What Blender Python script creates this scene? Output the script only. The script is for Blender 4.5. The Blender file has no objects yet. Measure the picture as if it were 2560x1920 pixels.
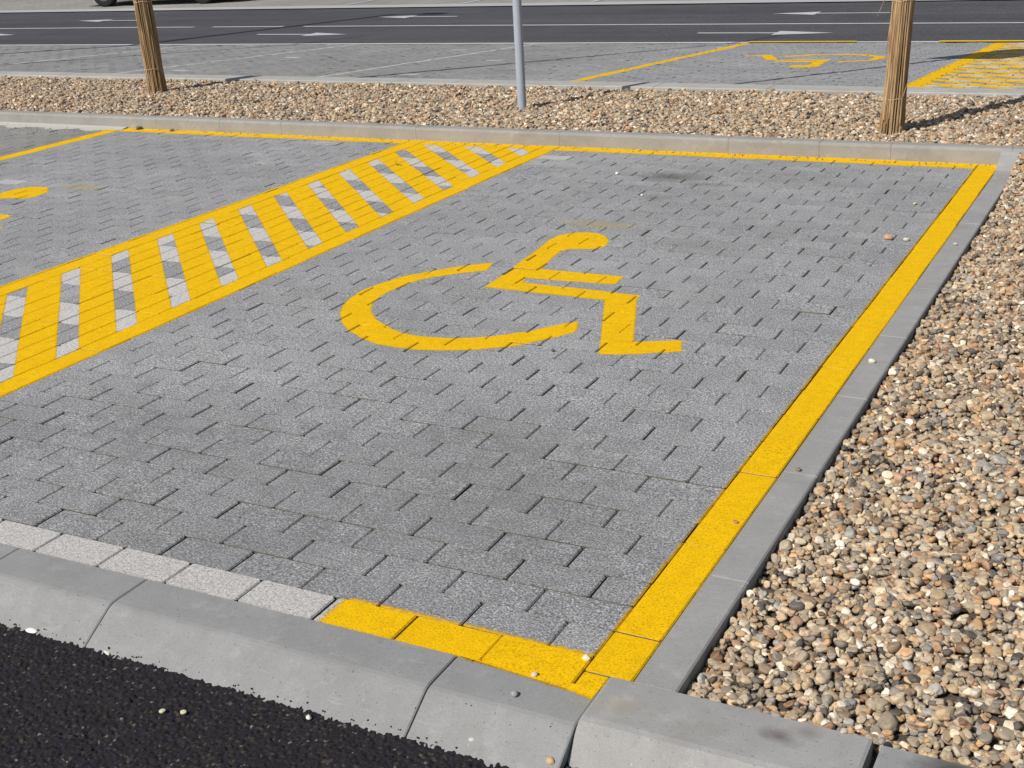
import bpy, bmesh, math, random
import numpy as np
from mathutils import Matrix, Vector
random.seed(7); rng = np.random.default_rng(11)
S = bpy.context.scene
COL = S.collection

# ------------------------------------------------------------------ camera
cam_d = bpy.data.cameras.new('camera'); cam = bpy.data.objects.new('camera', cam_d); COL.objects.link(cam)
pitch, roll, yaw = map(math.radians, (20.9998, -3.2214, -28.2976))
cy, sy = math.cos(yaw), math.sin(yaw)
f = Vector((sy*math.cos(pitch), cy*math.cos(pitch), -math.sin(pitch)))
r = Vector((cy, -sy, 0)); u = r.cross(f)
r2 = r*math.cos(roll)+u*math.sin(roll); u2 = -r*math.sin(roll)+u*math.cos(roll)
M = Matrix((r2, u2, -f)).transposed().to_4x4(); M.translation = Vector((1.1181, -2.2950, 1.7392))
cam.matrix_world = M
cam_d.sensor_width = 36; cam_d.lens = 18/math.tan(math.radians(43.502/2))
cam_d.clip_start = .05; cam_d.clip_end = 2000
S.camera = cam
# ------------------------------------------------------------------ light
AZ, EL = math.radians(24.5), math.radians(45)
w = bpy.data.worlds.new('World'); S.world = w; w.use_nodes = True
nt = w.node_tree; nt.nodes.clear()
sky = nt.nodes.new('ShaderNodeTexSky'); sky.sky_type = 'NISHITA'; sky.sun_disc = False
sky.sun_elevation = EL; sky.sun_rotation = math.pi+AZ; sky.air_density = 1.0; sky.dust_density = 1.2; sky.ozone_density = 1.0
bg = nt.nodes.new('ShaderNodeBackground'); bg.inputs[1].default_value = .065
wo = nt.nodes.new('ShaderNodeOutputWorld'); nt.links.new(sky.outputs[0], bg.inputs[0]); nt.links.new(bg.outputs[0], wo.inputs[0])
sd = bpy.data.lights.new('sun', 'SUN'); sd.energy = 4.0; sd.angle = math.radians(.4); sd.color = (1, .965, .91)
so = bpy.data.objects.new('sun', sd); COL.objects.link(so)
trav = Vector((math.sin(AZ)*math.cos(EL), math.cos(AZ)*math.cos(EL), -math.sin(EL)))
so.rotation_euler = trav.to_track_quat('-Z', 'Y').to_euler(); so.location = (-3, -6, 8)
vs = S.view_settings; vs.view_transform = 'Standard'; vs.look = 'None'; vs.gamma = 1; vs.use_curve_mapping = False
vs.exposure = .16

# ------------------------------------------------------------------ helpers
def tag(o, label=None, cat=None, group=None, kind=None):
    if label: o['label'] = label
    if cat: o['category'] = cat
    if group: o['group'] = group
    if kind: o['kind'] = kind
    return o
def mesh_obj(name, verts, faces, mat=None, parent=None, smooth=False, attrs=None):
    me = bpy.data.meshes.new(name); me.from_pydata([tuple(v) for v in verts], [], faces)
    for an, (dom, vals) in (attrs or {}).items():
        a = me.attributes.new(an, 'FLOAT', dom); a.data.foreach_set('value', np.asarray(vals, dtype=np.float32))
    if smooth: me.polygons.foreach_set('use_smooth', [True]*len(me.polygons))
    me.update()
    o = bpy.data.objects.new(name, me); COL.objects.link(o)
    if mat: me.materials.append(mat)
    if parent: o.parent = parent
    return o
def empty(name, loc=(0, 0, 0)):
    o = bpy.data.objects.new(name, None); COL.objects.link(o); o.location = loc; o.empty_display_size = .1; return o
class MB:
    def __init__(s): s.v = []; s.f = []
    def add(s, v, f):
        n = len(s.v); s.v += [tuple(p) for p in v]; s.f += [tuple(i+n for i in q) for q in f]
    def box(s, x0, x1, y0, y1, z0, z1):
        s.add([(x0,y0,z0),(x1,y0,z0),(x1,y1,z0),(x0,y1,z0),(x0,y0,z1),(x1,y0,z1),(x1,y1,z1),(x0,y1,z1)],
              [(0,3,2,1),(4,5,6,7),(0,1,5,4),(1,2,6,5),(2,3,7,6),(3,0,4,7)])
    def tube(s, pts, rad, n=8, cap=True):
        pts = [Vector(p) for p in pts]; k = len(pts)
        rad = rad if hasattr(rad, '__len__') else [rad]*k
        vs_, fs = [], []
        for i, p in enumerate(pts):
            t = (pts[min(i+1, k-1)]-pts[max(i-1, 0)]).normalized()
            a = t.orthogonal().normalized() if abs(t.z) < .9 else (Vector((1, 0, 0))-t*t.x).normalized()
            b = t.cross(a)
            for j in range(n):
                q = 2*math.pi*j/n; vs_.append(p+(a*math.cos(q)+b*math.sin(q))*rad[i])
        for i in range(k-1):
            for j in range(n):
                fs.append((i*n+j, i*n+(j+1) % n, (i+1)*n+(j+1) % n, (i+1)*n+j))
        if cap: fs.append(tuple(range(n-1, -1, -1))); fs.append(tuple((k-1)*n+j for j in range(n)))
        s.add(vs_, fs)
    def build(s, name, mat, parent=None, smooth=False): return mesh_obj(name, s.v, s.f, mat, parent, smooth)

class NT:
    """small node helper"""
    def __init__(s, name):
        s.m = bpy.data.materials.new(name); s.m.use_nodes = True; s.t = s.m.node_tree
        s.p = s.t.nodes['Principled BSDF']; s.out = s.t.nodes['Material Output']
        s.co = s.n('ShaderNodeNewGeometry').outputs['Position']
    def n(s, t, **k):
        x = s.t.nodes.new(t)
        for a, b in k.items(): setattr(x, a, b)
        return x
    def L(s, a, b): s.t.links.new(a, b)
    def noise(s, scale, detail=2, rough=.5, co=None, out=0, stretch=None):
        x = s.n('ShaderNodeTexNoise'); x.inputs['Scale'].default_value = scale; x.inputs['Detail'].default_value = detail; x.inputs['Roughness'].default_value = rough
        c = co or s.co
        if stretch:
            mp = s.n('ShaderNodeMapping'); mp.inputs['Scale'].default_value = stretch; s.L(c, mp.inputs[0]); c = mp.outputs[0]
        s.L(c, x.inputs['Vector']); return x.outputs[out]
    def ramp(s, v, pts, interp='LINEAR'):
        x = s.n('ShaderNodeValToRGB'); x.color_ramp.interpolation = interp; e = x.color_ramp.elements
        while len(e) < len(pts): e.new(.5)
        for q, (p, c) in zip(e, pts): q.position = p; q.color = (c, c, c, 1) if not hasattr(c, '__len__') else (*c, 1)
        s.L(v, x.inputs[0]); return x.outputs[0]
    def math(s, op, a, b=None, clamp=False):
        x = s.n('ShaderNodeMath', operation=op, use_clamp=clamp)
        for i, q in enumerate((a, b)):
            if q is None: continue
            if isinstance(q, (int, float)): x.inputs[i].default_value = q
            else: s.L(q, x.inputs[i])
        return x.outputs[0]
    def mix(s, fac, a, b, blend='MIX'):
        x = s.n('ShaderNodeMix', data_type='RGBA', blend_type=blend)
        for i, q in ((0, fac), (6, a), (7, b)):
            if isinstance(q, (int, float)): x.inputs[i].default_value = q
            elif hasattr(q, '__len__'): x.inputs[i].default_value = (*q, 1)
            else: s.L(q, x.inputs[i])
        return x.outputs[2]
    def attr(s, name, inst=False):
        x = s.n('ShaderNodeAttribute', attribute_name=name)
        if inst: x.attribute_type = 'INSTANCER'
        return x.outputs['Fac']
    def blob(s, x, y, rx, ry, nz=.6):
        """0..1 soft stain or shading patch of its own shape around a place on the ground"""
        mp = s.n('ShaderNodeMapping'); mp.inputs['Location'].default_value = (-x/rx, -y/ry, 0); mp.inputs['Scale'].default_value = (1/rx, 1/ry, 0)
        s.L(s.co, mp.inputs[0]); l = s.n('ShaderNodeVectorMath', operation='LENGTH'); s.L(mp.outputs[0], l.inputs[0])
        d = s.math('ADD', l.outputs['Value'], s.math('MULTIPLY', s.math('SUBTRACT', s.noise(14, 3), .5), nz*2))
        return s.math('SUBTRACT', 1, d, clamp=True)
    def done(s, col, rough=.85, bump=None, strength=.5, dist=.002, spec=.3):
        if hasattr(col, '__len__'): s.p.inputs['Base Color'].default_value = (*col, 1)
        else: s.L(col, s.p.inputs['Base Color'])
        if isinstance(rough, (int, float)): s.p.inputs['Roughness'].default_value = rough
        else: s.L(rough, s.p.inputs['Roughness'])
        s.p.inputs['Specular IOR Level'].default_value = spec
        if bump is not None:
            b = s.n('ShaderNodeBump'); b.inputs['Strength'].default_value = strength; b.inputs['Distance'].default_value = dist
            s.L(bump, b.inputs['Height']); s.L(b.outputs[0], s.p.inputs['Normal'])
        return s.m
def scl(c, k): return tuple(q*k for q in c)

# ------------------------------------------------------------------ materials
def paver_mat():
    s = NT('paver_concrete')
    tone, light, dirt, side = s.attr('tone'), s.attr('light'), s.attr('dirt'), s.attr('side')
    base = s.mix(tone, (.272, .268, .268), (.318, .314, .313))
    base = s.mix(s.math('MULTIPLY', dirt, .75), base, (.225, .212, .19))
    big = s.noise(1.1, 4, .6); base = s.mix(1, base, s.ramp(big, [(.3, .86), (.7, 1.10)]), 'MULTIPLY')
    mid = s.noise(9, 3, .6); base = s.mix(1, base, s.ramp(mid, [(.3, .92), (.7, 1.07)]), 'MULTIPLY')
    tint = s.noise(6, 2); base = s.mix(s.ramp(tint, [(.55, 0.), (.75, .35)]), base, s.mix(1, base, (.93, 1.0, .99), 'MULTIPLY'))
    g1 = s.noise(165, 2, .7); g2 = s.noise(480, 1, .5)
    grain = s.ramp(g1, [(.30, .12), (.43, .76), (.53, 1.02), (.67, 2.1)])
    base = s.mix(.95, base, s.mix(1, base, grain, 'MULTIPLY'))
    base = s.mix(.6, base, s.mix(1, base, s.ramp(g2, [(.35, .5), (.65, 1.5)]), 'MULTIPLY'))
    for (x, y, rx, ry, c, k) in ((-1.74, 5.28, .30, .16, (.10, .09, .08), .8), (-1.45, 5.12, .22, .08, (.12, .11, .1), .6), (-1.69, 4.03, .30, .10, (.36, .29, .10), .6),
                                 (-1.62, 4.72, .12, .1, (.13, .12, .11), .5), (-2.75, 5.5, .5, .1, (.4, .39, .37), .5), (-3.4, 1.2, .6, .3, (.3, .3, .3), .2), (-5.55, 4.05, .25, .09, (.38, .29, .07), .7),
                                 (-1.0, 5.4, .5, .3, (.14, .135, .13), .35), (-.7, 1.2, .5, .3, (.17, .165, .16), .3), (-1.9, .9, .5, .25, (.16, .155, .155), .35), (-1.1, .15, 1.7, 1.5, (.13, .13, .13), .42), (-3.2, .2, 1.6, 1.2, (.13, .13, .13), .35), (-.6, .8, .9, .5, (.12, .12, .115), .3), (-1.9, 3.3, 1.3, .5, (.36, .36, .36), .25)):  # broad near-kerb blobs paint view-dependent shading and some grey dirt into the colour
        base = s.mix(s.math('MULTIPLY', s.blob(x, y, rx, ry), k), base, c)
    lg = s.mix(1, s.mix(s.noise(9, 3), (.50, .475, .445), (.58, .555, .52)), s.ramp(g1, [(.30, .42), (.42, .92), (.70, 1.22)]), 'MULTIPLY')
    base = s.mix(s.math('MULTIPLY', light, .95), base, lg)
    g3 = s.noise(70, 3, .7); base = s.mix(.8, base, s.mix(1, base, s.ramp(g3, [(.3, .72), (.5, 1.), (.7, 1.3)]), 'MULTIPLY'))
    base = s.mix(side, base, s.mix(s.ramp(s.noise(7, 2), [(.5, 0.), (.7, 1.)]), (.11, .10, .07), (.13, .13, .06)))
    h = s.math('ADD', s.math('MULTIPLY', g1, 1.0), s.math('MULTIPLY', g2, .35))
    return s.done(base, .9, h, .8, .003, .2)
def paint_mat(name, col, col2):
    s = NT(name); fade = s.attr('fade')
    g1 = s.noise(165, 2, .7); g2 = s.noise(620, 1)
    c = s.mix(s.noise(5, 3), col, col2)
    c = s.mix(.75, c, s.mix(1, c, s.ramp(g1, [(.3, .40), (.45, .94), (.7, 1.18)]), 'MULTIPLY'))
    c = s.mix(.8, c, s.mix(1, c, s.ramp(s.noise(24, 4, .7), [(.3, .86), (.6, 1.03)]), 'MULTIPLY'))
    c = s.mix(s.attr('joint'), c, s.mix(1, c, (.48, .38, .3), 'MULTIPLY'))
    c = s.mix(s.ramp(s.noise(330, 2, .7), [(.68, 0.), (.76, .75)]), c, (.17, .14, .09))
    h = s.math('ADD', g1, s.math('MULTIPLY', g2, .35)); s.done(c, .75, h, .6, .0025, .12)
    mixn = s.n('ShaderNodeMixShader'); tr = s.n('ShaderNodeBsdfTransparent')
    nz = s.math('ADD', s.math('MULTIPLY', g1, .8), s.math('MULTIPLY', s.noise(60, 2), .5))
    v = s.math('SUBTRACT', s.math('MULTIPLY', fade, 1.12), nz)          # 1 inside -> 0 outside
    fac = s.math('MULTIPLY', v, 2.6, clamp=True)
    inside = s.math('GREATER_THAN', fade, .995)
    fac = s.math('MAXIMUM', fac, inside)
    s.L(fac, mixn.inputs[0]); s.L(tr.outputs[0], mixn.inputs[1]); s.L(s.p.outputs[0], mixn.inputs[2]); s.L(mixn.outputs[0], s.out.inputs[0])
    return s.m
def concrete_mat(name, col, warm=0):
    s = NT(name)
    c = s.mix(s.ramp(s.noise(2.6, 6, .7), [(.3, 0.), (.7, 1.)]), scl(col, .88), scl(col, 1.12))
    st = s.ramp(s.noise(11, 6, .75), [(.54, 0.), (.70, .45)]); c = s.mix(st, c, scl(col, 1.45))
    c = s.mix(s.ramp(s.noise(26, 4, .7, stretch=(1, 1, 1)), [(.58, 0.), (.72, .35)]), c, scl(col, .7))
    scr = s.ramp(s.noise(9, 3, .6, stretch=(1, 14, 14)), [(.64, 0.), (.70, .45)]); c = s.mix(scr, c, scl(col, 1.3))
    c = s.mix(s.ramp(s.noise(4.5, 4, .7), [(.52, 0.), (.70, .42)]), c, (col[0]*.78, col[1]*.74, col[2]*.66))
    g = s.noise(420, 2); c = s.mix(.6, c, s.mix(1, c, s.ramp(g, [(.3, .8), (.7, 1.2)]), 'MULTIPLY'))
    pit = s.ramp(s.noise(150, 2, .5), [(.27, 1.), (.32, 0.)]); c = s.mix(s.math('MULTIPLY', pit, .6), c, scl(col, .4))
    sp = s.ramp(s.noise(95, 2, .5), [(.72, 0.), (.77, 1.)]); c = s.mix(s.math('MULTIPLY', sp, .4), c, (.6, .58, .52))
    c = s.mix(s.math('MULTIPLY', s.blob(.495, -.02, .05, .03, 1.1), .7), c, (.09, .07, .055))
    c = s.mix(s.math('MULTIPLY', s.blob(.55, .02, .05, .03, .9), .5), c, (.13, .09, .06))
    c = s.mix(s.math('MULTIPLY', s.blob(.12, -.05, .12, .06), .25), c, (.33, .25, .10))
    c = s.mix(s.math('MULTIPLY', s.blob(.86, .0, .10, .09, .3), 1.6, True), c, (.085, .08, .07))
    h = s.math('ADD', s.math('MULTIPLY', s.noise(40, 4), .6), s.math('MULTIPLY', g, .3))
    h = s.math('SUBTRACT', h, pit)
    return s.done(c, .85, h, .35, .002, .25)
def asphalt_mat(name, col, near=True):
    s = NT(name)
    g = s.noise(260 if near else 60, 2, .6)
    c = s.mix(1, s.mix(s.noise(1.5, 4), scl(col, .85), scl(col, 1.15)), s.ramp(g, [(.3, .5), (.55, 1.), (.72, 1.7)]), 'MULTIPLY')
    if near:
        vo = s.n('ShaderNodeTexVoronoi'); vo.inputs['Scale'].default_value = 140; s.L(s.co, vo.inputs['Vector'])
        h_ = s.n('ShaderNodeSeparateColor'); s.L(vo.outputs['Color'], h_.inputs[0])
        c = s.mix(s.ramp(h_.outputs[0], [(.90, 0.), (.96, .7)]), c, (.075, .055, .038))
        c = s.mix(s.ramp(h_.outputs[1], [(.93, 0.), (.97, .8)]), c, (.028, .022, .045))
        c = s.mix(s.ramp(h_.outputs[2], [(.985, 0.), (.995, .8)]), c, (.2, .18, .15))
    else:
        c = s.mix(1, c, s.ramp(s.noise(.9, 4, .65, stretch=(.12, 1, 1)), [(.3, .78), (.7, 1.18)]), 'MULTIPLY'); c = s.mix(s.ramp(s.noise(1.3, 3, .6), [(.6, 0.), (.68, .35)]), c, scl(col, .6))
    return s.done(c, .88, g, .6, .002 if near else .004, .18)
def soil_mat():
    s = NT('bed_soil'); return s.done(s.mix(s.noise(60, 4), (.06, .045, .035), (.13, .10, .08)), .95, s.noise(90, 4), .8, .01)
def sand_mat():
    s = NT('joint_sand'); c = s.mix(s.noise(20, 3), (.05, .047, .04), (.10, .09, .07)); c = s.mix(s.ramp(s.noise(8, 2), [(.6, 0.), (.75, .5)]), c, (.10, .12, .06))
    return s.done(c, .95, s.noise(400, 2), .6, .003)
def pebble_mat():
    s = NT('pebble_stone'); a = s.attr('rnd', True); b = s.attr('rnd2', True)
    cols = [(0, (.12, .11, .105)), (.05, (.27, .25, .225)), (.15, (.37, .325, .26)), (.31, (.46, .39, .29)), (.46, (.33, .26, .185)), (.57, (.52, .42, .29)),
            (.68, (.52, .345, .20)), (.76, (.27, .175, .11)), (.81, (.44, .30, .21)), (.86, (.37, .37, .36)), (.90, (.64, .58, .46)), (.965, (.78, .74, .66))]
    c = s.ramp(a, cols, 'CONSTANT')
    c = s.mix(1, c, s.ramp(b, [(0, .72), (1, 1.2)]), 'MULTIPLY')
    c = s.mix(1, c, (1.05, .96, .86), 'MULTIPLY')
    tc = s.n('ShaderNodeTexCoord').outputs['Object']
    c = s.mix(.7, c, s.mix(1, c, s.ramp(s.noise(120, 3, .6), [(.3, .72), (.7, 1.2)]), 'MULTIPLY'))
    return s.done(c, .6, s.noise(300, 2), .25, .001, .35)
def flat_mat(name, a, b, scale=40, rough=.7, metal=0, spec=.3, bs=.2, stretch=None):
    s = NT(name); s.p.inputs['Metallic'].default_value = metal
    n = s.noise(scale, 3, .6, stretch=stretch); return s.done(s.mix(n, a, b), rough, n, bs, .002, spec)
def reed_mat():
    s = NT('reed_straw'); n = s.noise(1, 4, .65, stretch=(190, 190, 5)); t = s.attr('tone')
    c = s.mix(n, (.27, .175, .09), (.60, .44, .26)); c = s.mix(1, c, s.ramp(s.noise(1, 2, .6, stretch=(45, 45, 3)), [(.35, (.62, .52, .42)), (.6, (1.05, 1.05, 1.05))]), 'MULTIPLY'); c = s.mix(1, c, s.ramp(t, [(0, (.45, .38, .33)), (.5, (.95, .93, .9)), (1, (1.2, 1.17, 1.05))]), 'MULTIPLY')
    return s.done(c, .75, n, .4, .002, .3)
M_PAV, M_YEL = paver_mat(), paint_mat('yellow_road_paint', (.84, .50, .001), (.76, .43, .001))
M_WHT = paint_mat('white_road_paint', (.60, .60, .60), (.40, .40, .41))
M_YFLAT = flat_mat('yellow_edge_paint', (.80, .50, .01), (.70, .42, .01), 30, .8)
M_KERB = concrete_mat('kerb_concrete', (.258, .256, .250))
M_KERBW = concrete_mat('raised_kerb_concrete', (.30, .286, .262))
M_BLOCK = concrete_mat('block_concrete', (.30, .292, .28))
M_ASPH, M_ROAD = asphalt_mat('fresh_asphalt', (.0195, .0175, .0195)), asphalt_mat('road_asphalt', (.083, .081, .087), False)
M_SOIL, M_SAND, M_PEB, M_REED = soil_mat(), sand_mat(), pebble_mat(), reed_mat()
M_GALV = flat_mat('galvanised_steel', (.33, .37, .42), (.41, .45, .51), 25, .5, .0, .5, .05)
M_BARK = flat_mat('young_bark', (.10, .075, .05), (.2, .16, .11), 60, .9, bs=.5)
M_WIRE = flat_mat('tie_twine', (.55, .42, .25), (.7, .56, .36), 80)
M_LIGHTBAND = concrete_mat('far_kerb_concrete', (.385, .37, .34))

# ------------------------------------------------------------------ ground heights
def yN(x): return 15.52+.044*x if x > -18 else 14.73+.02*(x+18)          # near edge of the far road
def yF(x): return 20.92+.004*x                                         # far edge
def zf(x, y):                                                           # ground beyond the gravel island falls gently to the road
    return .003*x-.055*(min(y, yN(x)-.12)-8.6)+.02*0
def z0(x, y): return 0.0

# ------------------------------------------------------------------ pavers
CELLS = {}          # (floor y*2, floor x*2) -> list of cells, for draping the paint
def reg(c, key):
    for i in range(int(math.floor(c[2]*2)), int(math.floor(c[3]*2))+1):
        for j in range(int(math.floor(c[0]*2)), int(math.floor(c[1]*2))+1):
            CELLS.setdefault((i, j), []).append(c)
def pavers(name, cells, zfun, tilt=.004, jz=.0012, far=False):
    V, F, tone, light, dirt, side = [], [], [], [], [], []
    for (x0, x1, y0, y1, lt, dt) in cells:
        # random joint widths: wider and darker across the courses
        gx0, gx1 = .0005+abs(random.gauss(0, .0017)), .0005+abs(random.gauss(0, .0017))
        if -4.13 < x0 and x1 < -2.87 and y1-y0 > .2: gx0 *= .5; gx1 *= .5
        gy = .0023+abs(random.gauss(0, .0010))
        xa, xb, ya, yb = x0+gx0, x1-gx1, y0+gy, y1-gy
        cx, cy_ = (xa+xb)/2, (ya+yb)/2
        sx = (zfun(cx+.1, cy_)-zfun(cx-.1, cy_))/.2+random.gauss(0, tilt); sy_ = (zfun(cx, cy_+.1)-zfun(cx, cy_-.1))/.2+random.gauss(0, tilt)
        zc = zfun(cx, cy_)+random.gauss(0, jz)
        cell = (x0, x1, y0, y1, xa, xb, ya, yb, cx, cy_, sx, sy_, zc); reg(cell, name)
        chx, chy, k = .0042, .0004, .008
        def ring(ix, iy, k, dz):
            a, b, c, d = xa+ix, xb-ix, ya+iy, yb-iy
            return [(px, py, zc+sx*(px-cx)+sy_*(py-cy_)-dz) for px, py in ((a+k, c), (b-k, c), (b, c+k), (b, d-k), (b-k, d), (a+k, d), (a, d-k), (a, c+k))]
        n = len(V); V += ring(chx, chy, k*.7, 0); V += ring(0, 0, k, .0038); V += ring(0, 0, k, .03)
        F.append(tuple(range(n, n+8)))
        for q in (0, 8):
            for i in range(8): F.append((n+q+i, n+q+8+i, n+q+8+(i+1) % 8, n+q+(i+1) % 8))
        t = min(1, max(0, random.gauss(.5, .22)))
        tone += [t]*17; light += [lt]*17; dirt += [dt]*17; side += [0]+[.12]*8+[1]*8
    # faces wound upward
    F = [tuple(f_) for f_ in F]
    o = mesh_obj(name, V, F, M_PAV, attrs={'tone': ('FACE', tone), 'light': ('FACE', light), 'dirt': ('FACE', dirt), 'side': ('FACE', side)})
    return o
# near bay courses
cells = []
light_spots = [(-6.25, 4.118), (-2.76, 5.72)]
def course(n, xr, xl):
    """running bond from xr leftward to xl"""
    y0 = n*.125; x = xr; first = n % 2 == 1
    while x > xl+.01:
        x0 = max(x-(.125 if first else .25), xl); first = False; cx = (x+x0)/2; lt, dt = 0, 0
        if n == 0: lt = .78
        elif n == 48: lt = .5
        for (lx, ly) in light_spots:
            if x0 < lx < x and y0 < ly < y0+.125: lt = .6
        if cx < -7.1: dt = .8+.2*random.random()
        elif random.random() < .06: dt = .2
        if n == 1 and x == 0: lt = .15
        cells.append((x0, x, y0, y0+.125, lt, dt)); x = x0
for n in range(49):
    course(n, 0.0, -2.875); course(n, -4.125, -13.5)
# the walkway: stretchers laid the other way, two light / two grey, light border
for c in range(10):
    xa_ = -4.125+.125*c; y = -.05 if True else 0; k = -1
    while y < 6.12:
        ya_, yb_ = max(y, 0.0), min(y+.25, 6.125)
        W_ = (k % 2 == 0) or c in (1, 8)
        if k % 2 == 1 and c in (1, 8) and random.random() < .3: W_ = False
        cells.append((xa_, xa_+.125, ya_, yb_, .95 if W_ else 0, 0)); y += .25; k += 1
for k in range(24):
    y0 = max(k*.25, .06) ; cells.append((0, .125, y0, (k+1)*.25, .5, 0))
cells.append((0, .125, 6.0, 6.125, .5, 0)); cells.append((0, .07, 0, .058, .5, 0))
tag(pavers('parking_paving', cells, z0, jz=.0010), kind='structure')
# far bay courses
cells = []
yy = 8.52; n = 0
while yy < 15.6:
    x = 3.0+(.125 if n % 2 else 0)
    while x > -20:
        x0 = x-.25; cx = (x+x0)/2
        if yy < yN(cx)-.14:
            dt = min(1, max(0, (-cx-4.3)/2.))*.55 if cx < -4.3 else 0.
            lt = 1 if (cx > -.95 and (n//2) % 2 == 0) else (.0 if random.random() > .002 else .8)
            if cx < -4.4 and int((cx+7.5)/3.1) != int((cx+7.25)/3.1): pass
            cells.append((x0, x, yy, yy+.125, lt, dt))
        x = x0
    yy += .125; n += 1
tag(pavers('far_parking_paving', cells, zf, tilt=.006, jz=.0015), kind='structure')
# sand seen in the joints
sb = MB(); sb.add([(-14, 0, -.0085), (.125, 0, -.0085), (.125, 6.13, -.0085), (-14, 6.13, -.0085)], [(0, 1, 2, 3)])
tag(sb.build('bedding_sand', M_SAND), kind='structure')
sb = MB()
for i in range(46):
    a, b = -20+i*.5, -19.5+i*.5
    sb.add([(a, 8.5, zf(a, 8.5)-.0085), (b, 8.5, zf(b, 8.5)-.0085), (b, yN(b)-.02, zf(b, yN(b))-.0085), (a, yN(a)-.02, zf(a, yN(a))-.0085)], [(0, 1, 2, 3)])
tag(sb.build('far_bedding_sand', M_SAND), kind='structure')

# ------------------------------------------------------------------ paint draped over pavers
def clip(poly, a, b, c):              # keep a*x+b*y <= c
    out = []
    for i in range(len(poly)):
        p, q = poly[i-1], poly[i]; dp, dq = a*p[0]+b*p[1]-c, a*q[0]+b*q[1]-c
        if (dp <= 0) != (dq <= 0):
            t = dp/(dp-dq); out.append((p[0]+(q[0]-p[0])*t, p[1]+(q[1]-p[1])*t))
        if dq <= 0: out.append(q)
    return out
def cliprect(poly, x0, x1, y0, y1):
    for h in ((-1, 0, -x0), (1, 0, x1), (0, -1, -y0), (0, 1, y1)):
        poly = clip(poly, *h)
        if len(poly) < 3: return None
    return poly
def ccw(p):
    a = sum(p[i-1][0]*p[i][1]-p[i][0]*p[i-1][1] for i in range(len(p)))
    return list(p) if a > 0 else list(p)[::-1]
class Paint:
    def __init__(s): s.v = []; s.f = []; s.a = []; s.j = []
    def drape(s, poly, fade=None, lift=.0008):
        poly = ccw(poly); xs = [p[0] for p in poly]; ys = [p[1] for p in poly]; seen = set()
        fn = fade or (lambda x, y: 1.0)
        def put(pl, zf_, jt=0.0):
            if pl is None: return
            n = len(s.v); s.v += [(x, y, zf_(x, y)) for x, y in pl]; s.a += [fn(x, y) for x, y in pl]; s.j.append(jt); s.f.append(tuple(range(n, n+len(pl))))
        for i in range(int(math.floor(min(ys)*2)), int(math.floor(max(ys)*2))+1):
            for j in range(int(math.floor(min(xs)*2)), int(math.floor(max(xs)*2))+1):
                for c in CELLS.get((i, j), ()):
                    if id(c) in seen: continue
                    seen.add(id(c))
                    x0, x1, y0, y1, xa, xb, ya, yb, cx, cy_, sx, sy_, zc = c
                    sub = cliprect(poly, x0, x1, y0, y1)
                    if sub is None: continue
                    P = lambda x, y: zc+sx*(x-cx)+sy_*(y-cy_)
                    hx, hy, D = .0042, .0004, .0038
                    put(cliprect(sub, xa+hx, xb-hx, ya+hy, yb-hy), lambda x, y: P(x, y)+lift)
                    if fade is None: put(sub, lambda x, y: P(cx, cy_)-.0062, 1.0)
                    def cham(q, hs, dist):
                        q = cliprect(q, xa, xb, ya, yb)
                        for h in hs:
                            if q is None or len(q) < 3: return
                            q = clip(q, *h)
                        if len(q) >= 3: put(q, lambda x, y: P(x, y)-D*dist(x, y)+lift)
                    # right, left, front, back chamfers (mitred)
                    kx, ky = hy/hx, hx/hy
                    cham(sub, ((-1, 0, -(xb-hx)), (-kx, -1, -(kx*xb+ya)) if False else (-1, 0, -(xb-hx)), (0, 1, yb-hy), (0, -1, -(ya+hy))), lambda x, y: (x-(xb-hx))/hx)
                    cham(sub, ((1, 0, xa+hx), (0, 1, yb-hy), (0, -1, -(ya+hy))), lambda x, y: ((xa+hx)-x)/hx)
                    cham(sub, ((0, 1, ya+hy), (-1, 0, -(xa+hx)), (1, 0, xb-hx)), lambda x, y: ((ya+hy)-y)/hy)
                    cham(sub, ((0, -1, -(yb-hy)), (-1, 0, -(xa+hx)), (1, 0, xb-hx)), lambda x, y: (y-(yb-hy))/hy)
    def fringe(s, polys, wd=.018):
        polys = [ccw(p) for p in polys]
        def inside(x, y):
            for p in polys:
                if all((p[i][0]-p[i-1][0])*(y-p[i-1][1])-(p[i][1]-p[i-1][1])*(x-p[i-1][0]) >= 0 for i in range(len(p))): return True
            return False
        for p in polys:
            for i in range(len(p)):
                a, b = p[i-1], p[i]; dx, dy = b[0]-a[0], b[1]-a[1]; L = math.hypot(dx, dy)
                if L < 1e-4: continue
                nx, ny = dy/L, -dx/L; mx, my = (a[0]+b[0])/2+nx*.003, (a[1]+b[1])/2+ny*.003
                if inside(mx, my): continue
                w_ = wd*random.uniform(.8, 1.25)
                q = [a, b, (b[0]+nx*w_, b[1]+ny*w_), (a[0]+nx*w_, a[1]+ny*w_)]
                s.drape(q, lambda x, y, a=a, nx=nx, ny=ny, w_=w_: .985-.985*min(1, max(0, ((x-a[0])*nx+(y-a[1])*ny)/w_)), .00045)
    def build(s, name, mat): return mesh_obj(name, s.v, s.f, mat, attrs={'fade': ('POINT', s.a), 'joint': ('FACE', s.j)})
def rect(x0, x1, y0, y1): return [(x0, y0), (x1, y0), (x1, y1), (x0, y1)]
def paint(name, polys, label, cat, group=None, wd=.018, mat=None):
    p = Paint()
    for q in polys: p.drape(q)
    p.fringe(polys, wd)
    o = p.build(name, mat or M_YEL); tag(o, label, cat, group); return o
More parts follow.
